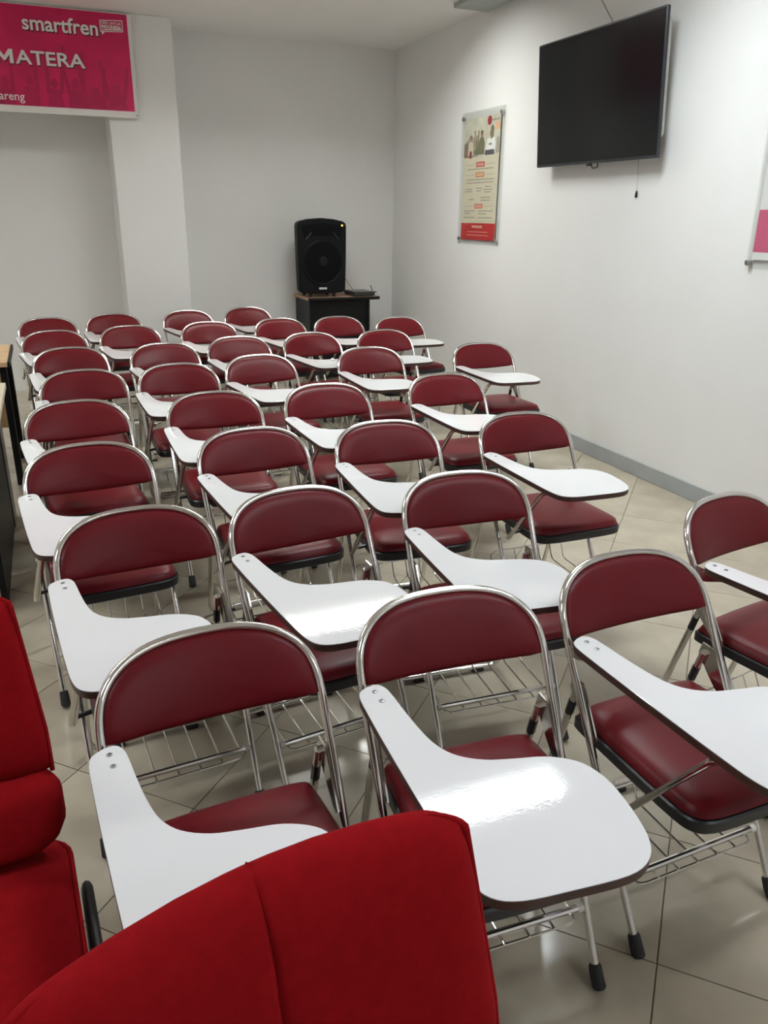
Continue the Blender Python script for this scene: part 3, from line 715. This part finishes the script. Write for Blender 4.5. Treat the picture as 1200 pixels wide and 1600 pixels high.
MB().box(DX0 + 0.041, DX1 - 0.116, DY0 + 0.055, DY0 + 0.075, 0.10, 0.7715, 0.002).build('front_panel', 'desk_black', dk, 0)

sp = thing('loudspeaker', 'tall black loudspeaker standing on the small desk in the corner', 'speaker', (2.458, 7.50, 0.815))
sp_w, sp_h = 0.243, 0.685
front = []
for k in range(17):                      # bowed top edge
    u = -1 + 2 * k / 16; front.append((u * (sp_w - 0.0), sp_h - 0.030 * u * u))
fo = [(-sp_w + 0.030, 0.012), (-sp_w * 0.5, 0.002), (0, -0.006), (sp_w * 0.5, 0.002), (sp_w - 0.030, 0.012), (sp_w - 0.012, 0.035), (sp_w - 0.004, 0.30), (sp_w, sp_h - 0.075), (sp_w - 0.008, sp_h - 0.045), (sp_w - 0.035, sp_h - 0.028), (sp_w * 0.5, sp_h - 0.010), (0, sp_h), (-sp_w * 0.5, sp_h - 0.010), (-sp_w + 0.035, sp_h - 0.028), (-sp_w + 0.008, sp_h - 0.045), (-sp_w, sp_h - 0.075), (-sp_w + 0.004, 0.30), (-sp_w + 0.012, 0.035)]
sb = MB(); n = len(fo); lv = [(-0.012, 0.965), (0.0, 1.0), (0.09, 1.0), (0.30, 0.74), (0.315, 0.70)]
for yy, q in lv:
    for p in fo: sb.v.append((p[0] * q, yy, 0.035 + 0.335 + (p[1] - 0.335) * (q if q > 0.9 else 0.5 + q * 0.5)))
for L in range(len(lv) - 1):
    for i in range(n):
        j = (i + 1) % n; sb.f.append((L * n + i, L * n + j, (L + 1) * n + j, (L + 1) * n + i))
sb.f.append(tuple(range(n))); sb.f.append(tuple((len(lv) - 1) * n + i for i in range(n))[::-1])
sb.build('cabinet', 'speaker_body', sp, 30)
yrot = lambda cx, cz: (lambda a, b, c: (cx + a, -c, cz + b))
g = MB().lathe([(0.205, 0.010), (0.205, 0.019), (0.196, 0.023), (0.190, 0.020), (0.188, 0.014)], 40, yrot(0, 0.320)).build('woofer_ring', 'speaker_body', sp, 30)
MB().lathe([(0.187, 0.012), (0.187, 0.0135), (0.12, 0.0190), (0.02, 0.0215)], 40, yrot(0, 0.320)).build('grille', 'speaker_grille', g, 40)
MB().lathe([(0.050, 0.018), (0.045, 0.023), (0.02, 0.0265)], 24, yrot(0.012, 0.330)).build('dust_cap', 'speaker_body', g, 40)
hn = MB().prism([(-0.175, 0.515), (-0.125, 0.560), (0.125, 0.560), (0.175, 0.515), (0.200, 0.655), (0, 0.672), (-0.200, 0.655)], 0.010, 0.0145, 0.002, lambda a, b, c: (a, -c, b)).build('horn', 'speaker_grille', sp, 20)
for s in (-1, 1):
    MB().tube([(s * 0.110, -0.016, 0.590), (s * 0.165, -0.016, 0.530)], 0.0055, 8).build('horn_rib', 'tv_bezel', hn)
MB().lathe([(0.009, 0.010), (0.009, 0.015), (0.004, 0.018)], 12, yrot(0.198, 0.655)).build('indicator_light', 'led_amber', sp)
MB().box(-0.044, 0.036, -0.028, -0.018, 0.074, 0.094, 0.003).build('badge', 'badge', sp)
for sx_ in (-0.115, 0.125):
    for yy in (0.03, 0.24):
        MB().lathe([(0.014, 0), (0.019, 0.037)], 10, lambda a, b, c: (sx_ + a, yy + b, c)).build('rubber_foot', 'black_rubber', sp)

dv = thing('media_player', 'flat black electronic box beside the loudspeaker on the desk', 'media player', (2.89, 7.60, 0.815), 0.0)
MB().box(-0.12, 0.10, -0.13, 0.16, 0.006, 0.042, 0.004).build('case', 'black_powder', dv, 0)
MB().box(-0.105, 0.085, -0.115, 0.145, 0.042, 0.044, 0.0008).build('lid', 'desk_grey', dv, 0)
for a in (-0.09, 0.07):
    for b in (-0.1, 0.13): MB().lathe([(0.012, 0.0), (0.012, 0.0065)], 8, lambda p, q, c: (a + p, b + q, c)).build('rubber_foot', 'black_rubber', dv)
MB().tube([(0.085, -0.10, 0.040), (0.075, -0.10, 0.075), (0.062, -0.10, 0.105)], 0.004, 6).build('antenna', 'black_plastic', dv)
MB().box(0.06, 0.125, -0.115, -0.09, 0.034, 0.043, 0.002).build('latch', 'black_plastic', dv)
tag(MB().tube(fillet([(2.690, 7.66, 1.05), (2.74, 7.66, 0.985), (2.79, 7.66, 0.91), (2.83, 7.66, 0.8645)], 0.05, 5), 0.004, 6).build('audio_cable', 'cable_grey'), 'thin grey cable from the loudspeaker down to the flat box', 'cable')

# ------------------------------------------------------------------ desks along the left edge
d1 = thing('desk', 'beech-topped desk with black edge and legs at the far left', 'desk', (-0.897, 5.375, 0))
MB().box(-0.62, 0.628, -0.35, 0.35, 0.722, 0.750, 0.002).build('desk_top', 'desk_beech', d1, 0)
MB().box(0.628, 0.642, -0.352, 0.352, 0.720, 0.7505, 0.003).build('edge_band', 'desk_black', d1, 0)
for x in (-0.57, 0.60):
    MB().box(x - 0.018, x + 0.018, -0.33, -0.26, 0.0, 0.7215, 0.003).build('leg', 'desk_black', d1, 0)
    MB().box(x - 0.018, x + 0.018, 0.26, 0.33, 0.0, 0.7215, 0.003).build('leg', 'desk_black', d1, 0)
MB().box(-0.55, 0.578, 0.10, 0.118, 0.26, 0.7215, 0.002).build('modesty_panel', 'desk_beech', d1, 0)
d2 = thing('desk', 'pale-topped black desk cut by the left edge, nearest the chairs', 'desk', (-0.627, 3.88, 0))
MB().box(-0.37, 0.370, -0.58, 0.52, 0.722, 0.750, 0.002).build('desk_top', 'desk_pale', d2, 0)
MB().box(0.285, 0.310, -0.52, 0.60, 0.0, 0.7215, 0.002).build('side_panel', 'desk_black', d2, 0)
MB().box(0.3101, 0.316, 0.43, 0.60, 0.0, 0.7215, 0.001).build('corner_strip', 'desk_grey', d2, 0)
MB().box(-0.310, -0.285, -0.52, 0.60, 0.0, 0.7215, 0.002).build('side_panel', 'desk_black', d2, 0)
MB().box(-0.284, 0.284, 0.40, 0.42, 0.20, 0.7215, 0.002).build('modesty_panel', 'desk_black', d2, 0)

# ------------------------------------------------------------------ small things
tag(MB().box(3.07, 3.36, 4.95, 6.13, ZC - 0.035, ZC - 0.001, 0.004).build('ceiling_duct', 'duct_grey'), 'pale grey rectangular duct cover on the ceiling by the right wall', 'duct')
def wrapper(x, y, s, seed, label):
    r_ = random.Random(seed); pr = []
    b = MB(); n = 7
    for (q, z) in ((0.5, 0), (1.0, 0.25), (0.9, 0.6), (0.35, 0.9)):
        for k in range(n):
            a = 2 * PI * k / n; e = q * s * r_.uniform(0.7, 1.3)
            b.v.append((x + e * math.cos(a), y + e * math.sin(a), 0.6612 + z * s * (r_.uniform(0.6, 1.2) if z else 0)))
    for i in range(3):
        for k in range(n): b.f.append((i * n + k, i * n + (k + 1) % n, (i + 1) * n + (k + 1) % n, (i + 1) * n + k))
    b.f.append(tuple(range(n))[::-1]); b.f.append(tuple(3 * n + k for k in range(n)))
    tag(b.build('crumpled_wrapper', 'wrapper', None, 0), label, 'wrapper', 'crumpled wrappers on a tablet')
def onF4(a, b):
    x, y, th = 1.687, 5.360, 0.119; c, s_ = math.cos(th), math.sin(th); return x + c * a - s_ * b, y + s_ * a + c * b
wx, wy = onF4(-0.045, -0.385); wrapper(wx, wy, 0.016, 1, 'small crumpled clear wrapper, left one on a sixth-row tablet')
wx, wy = onF4(0.025, -0.40); wrapper(wx, wy, 0.020, 2, 'small crumpled clear wrapper, right one on a sixth-row tablet')
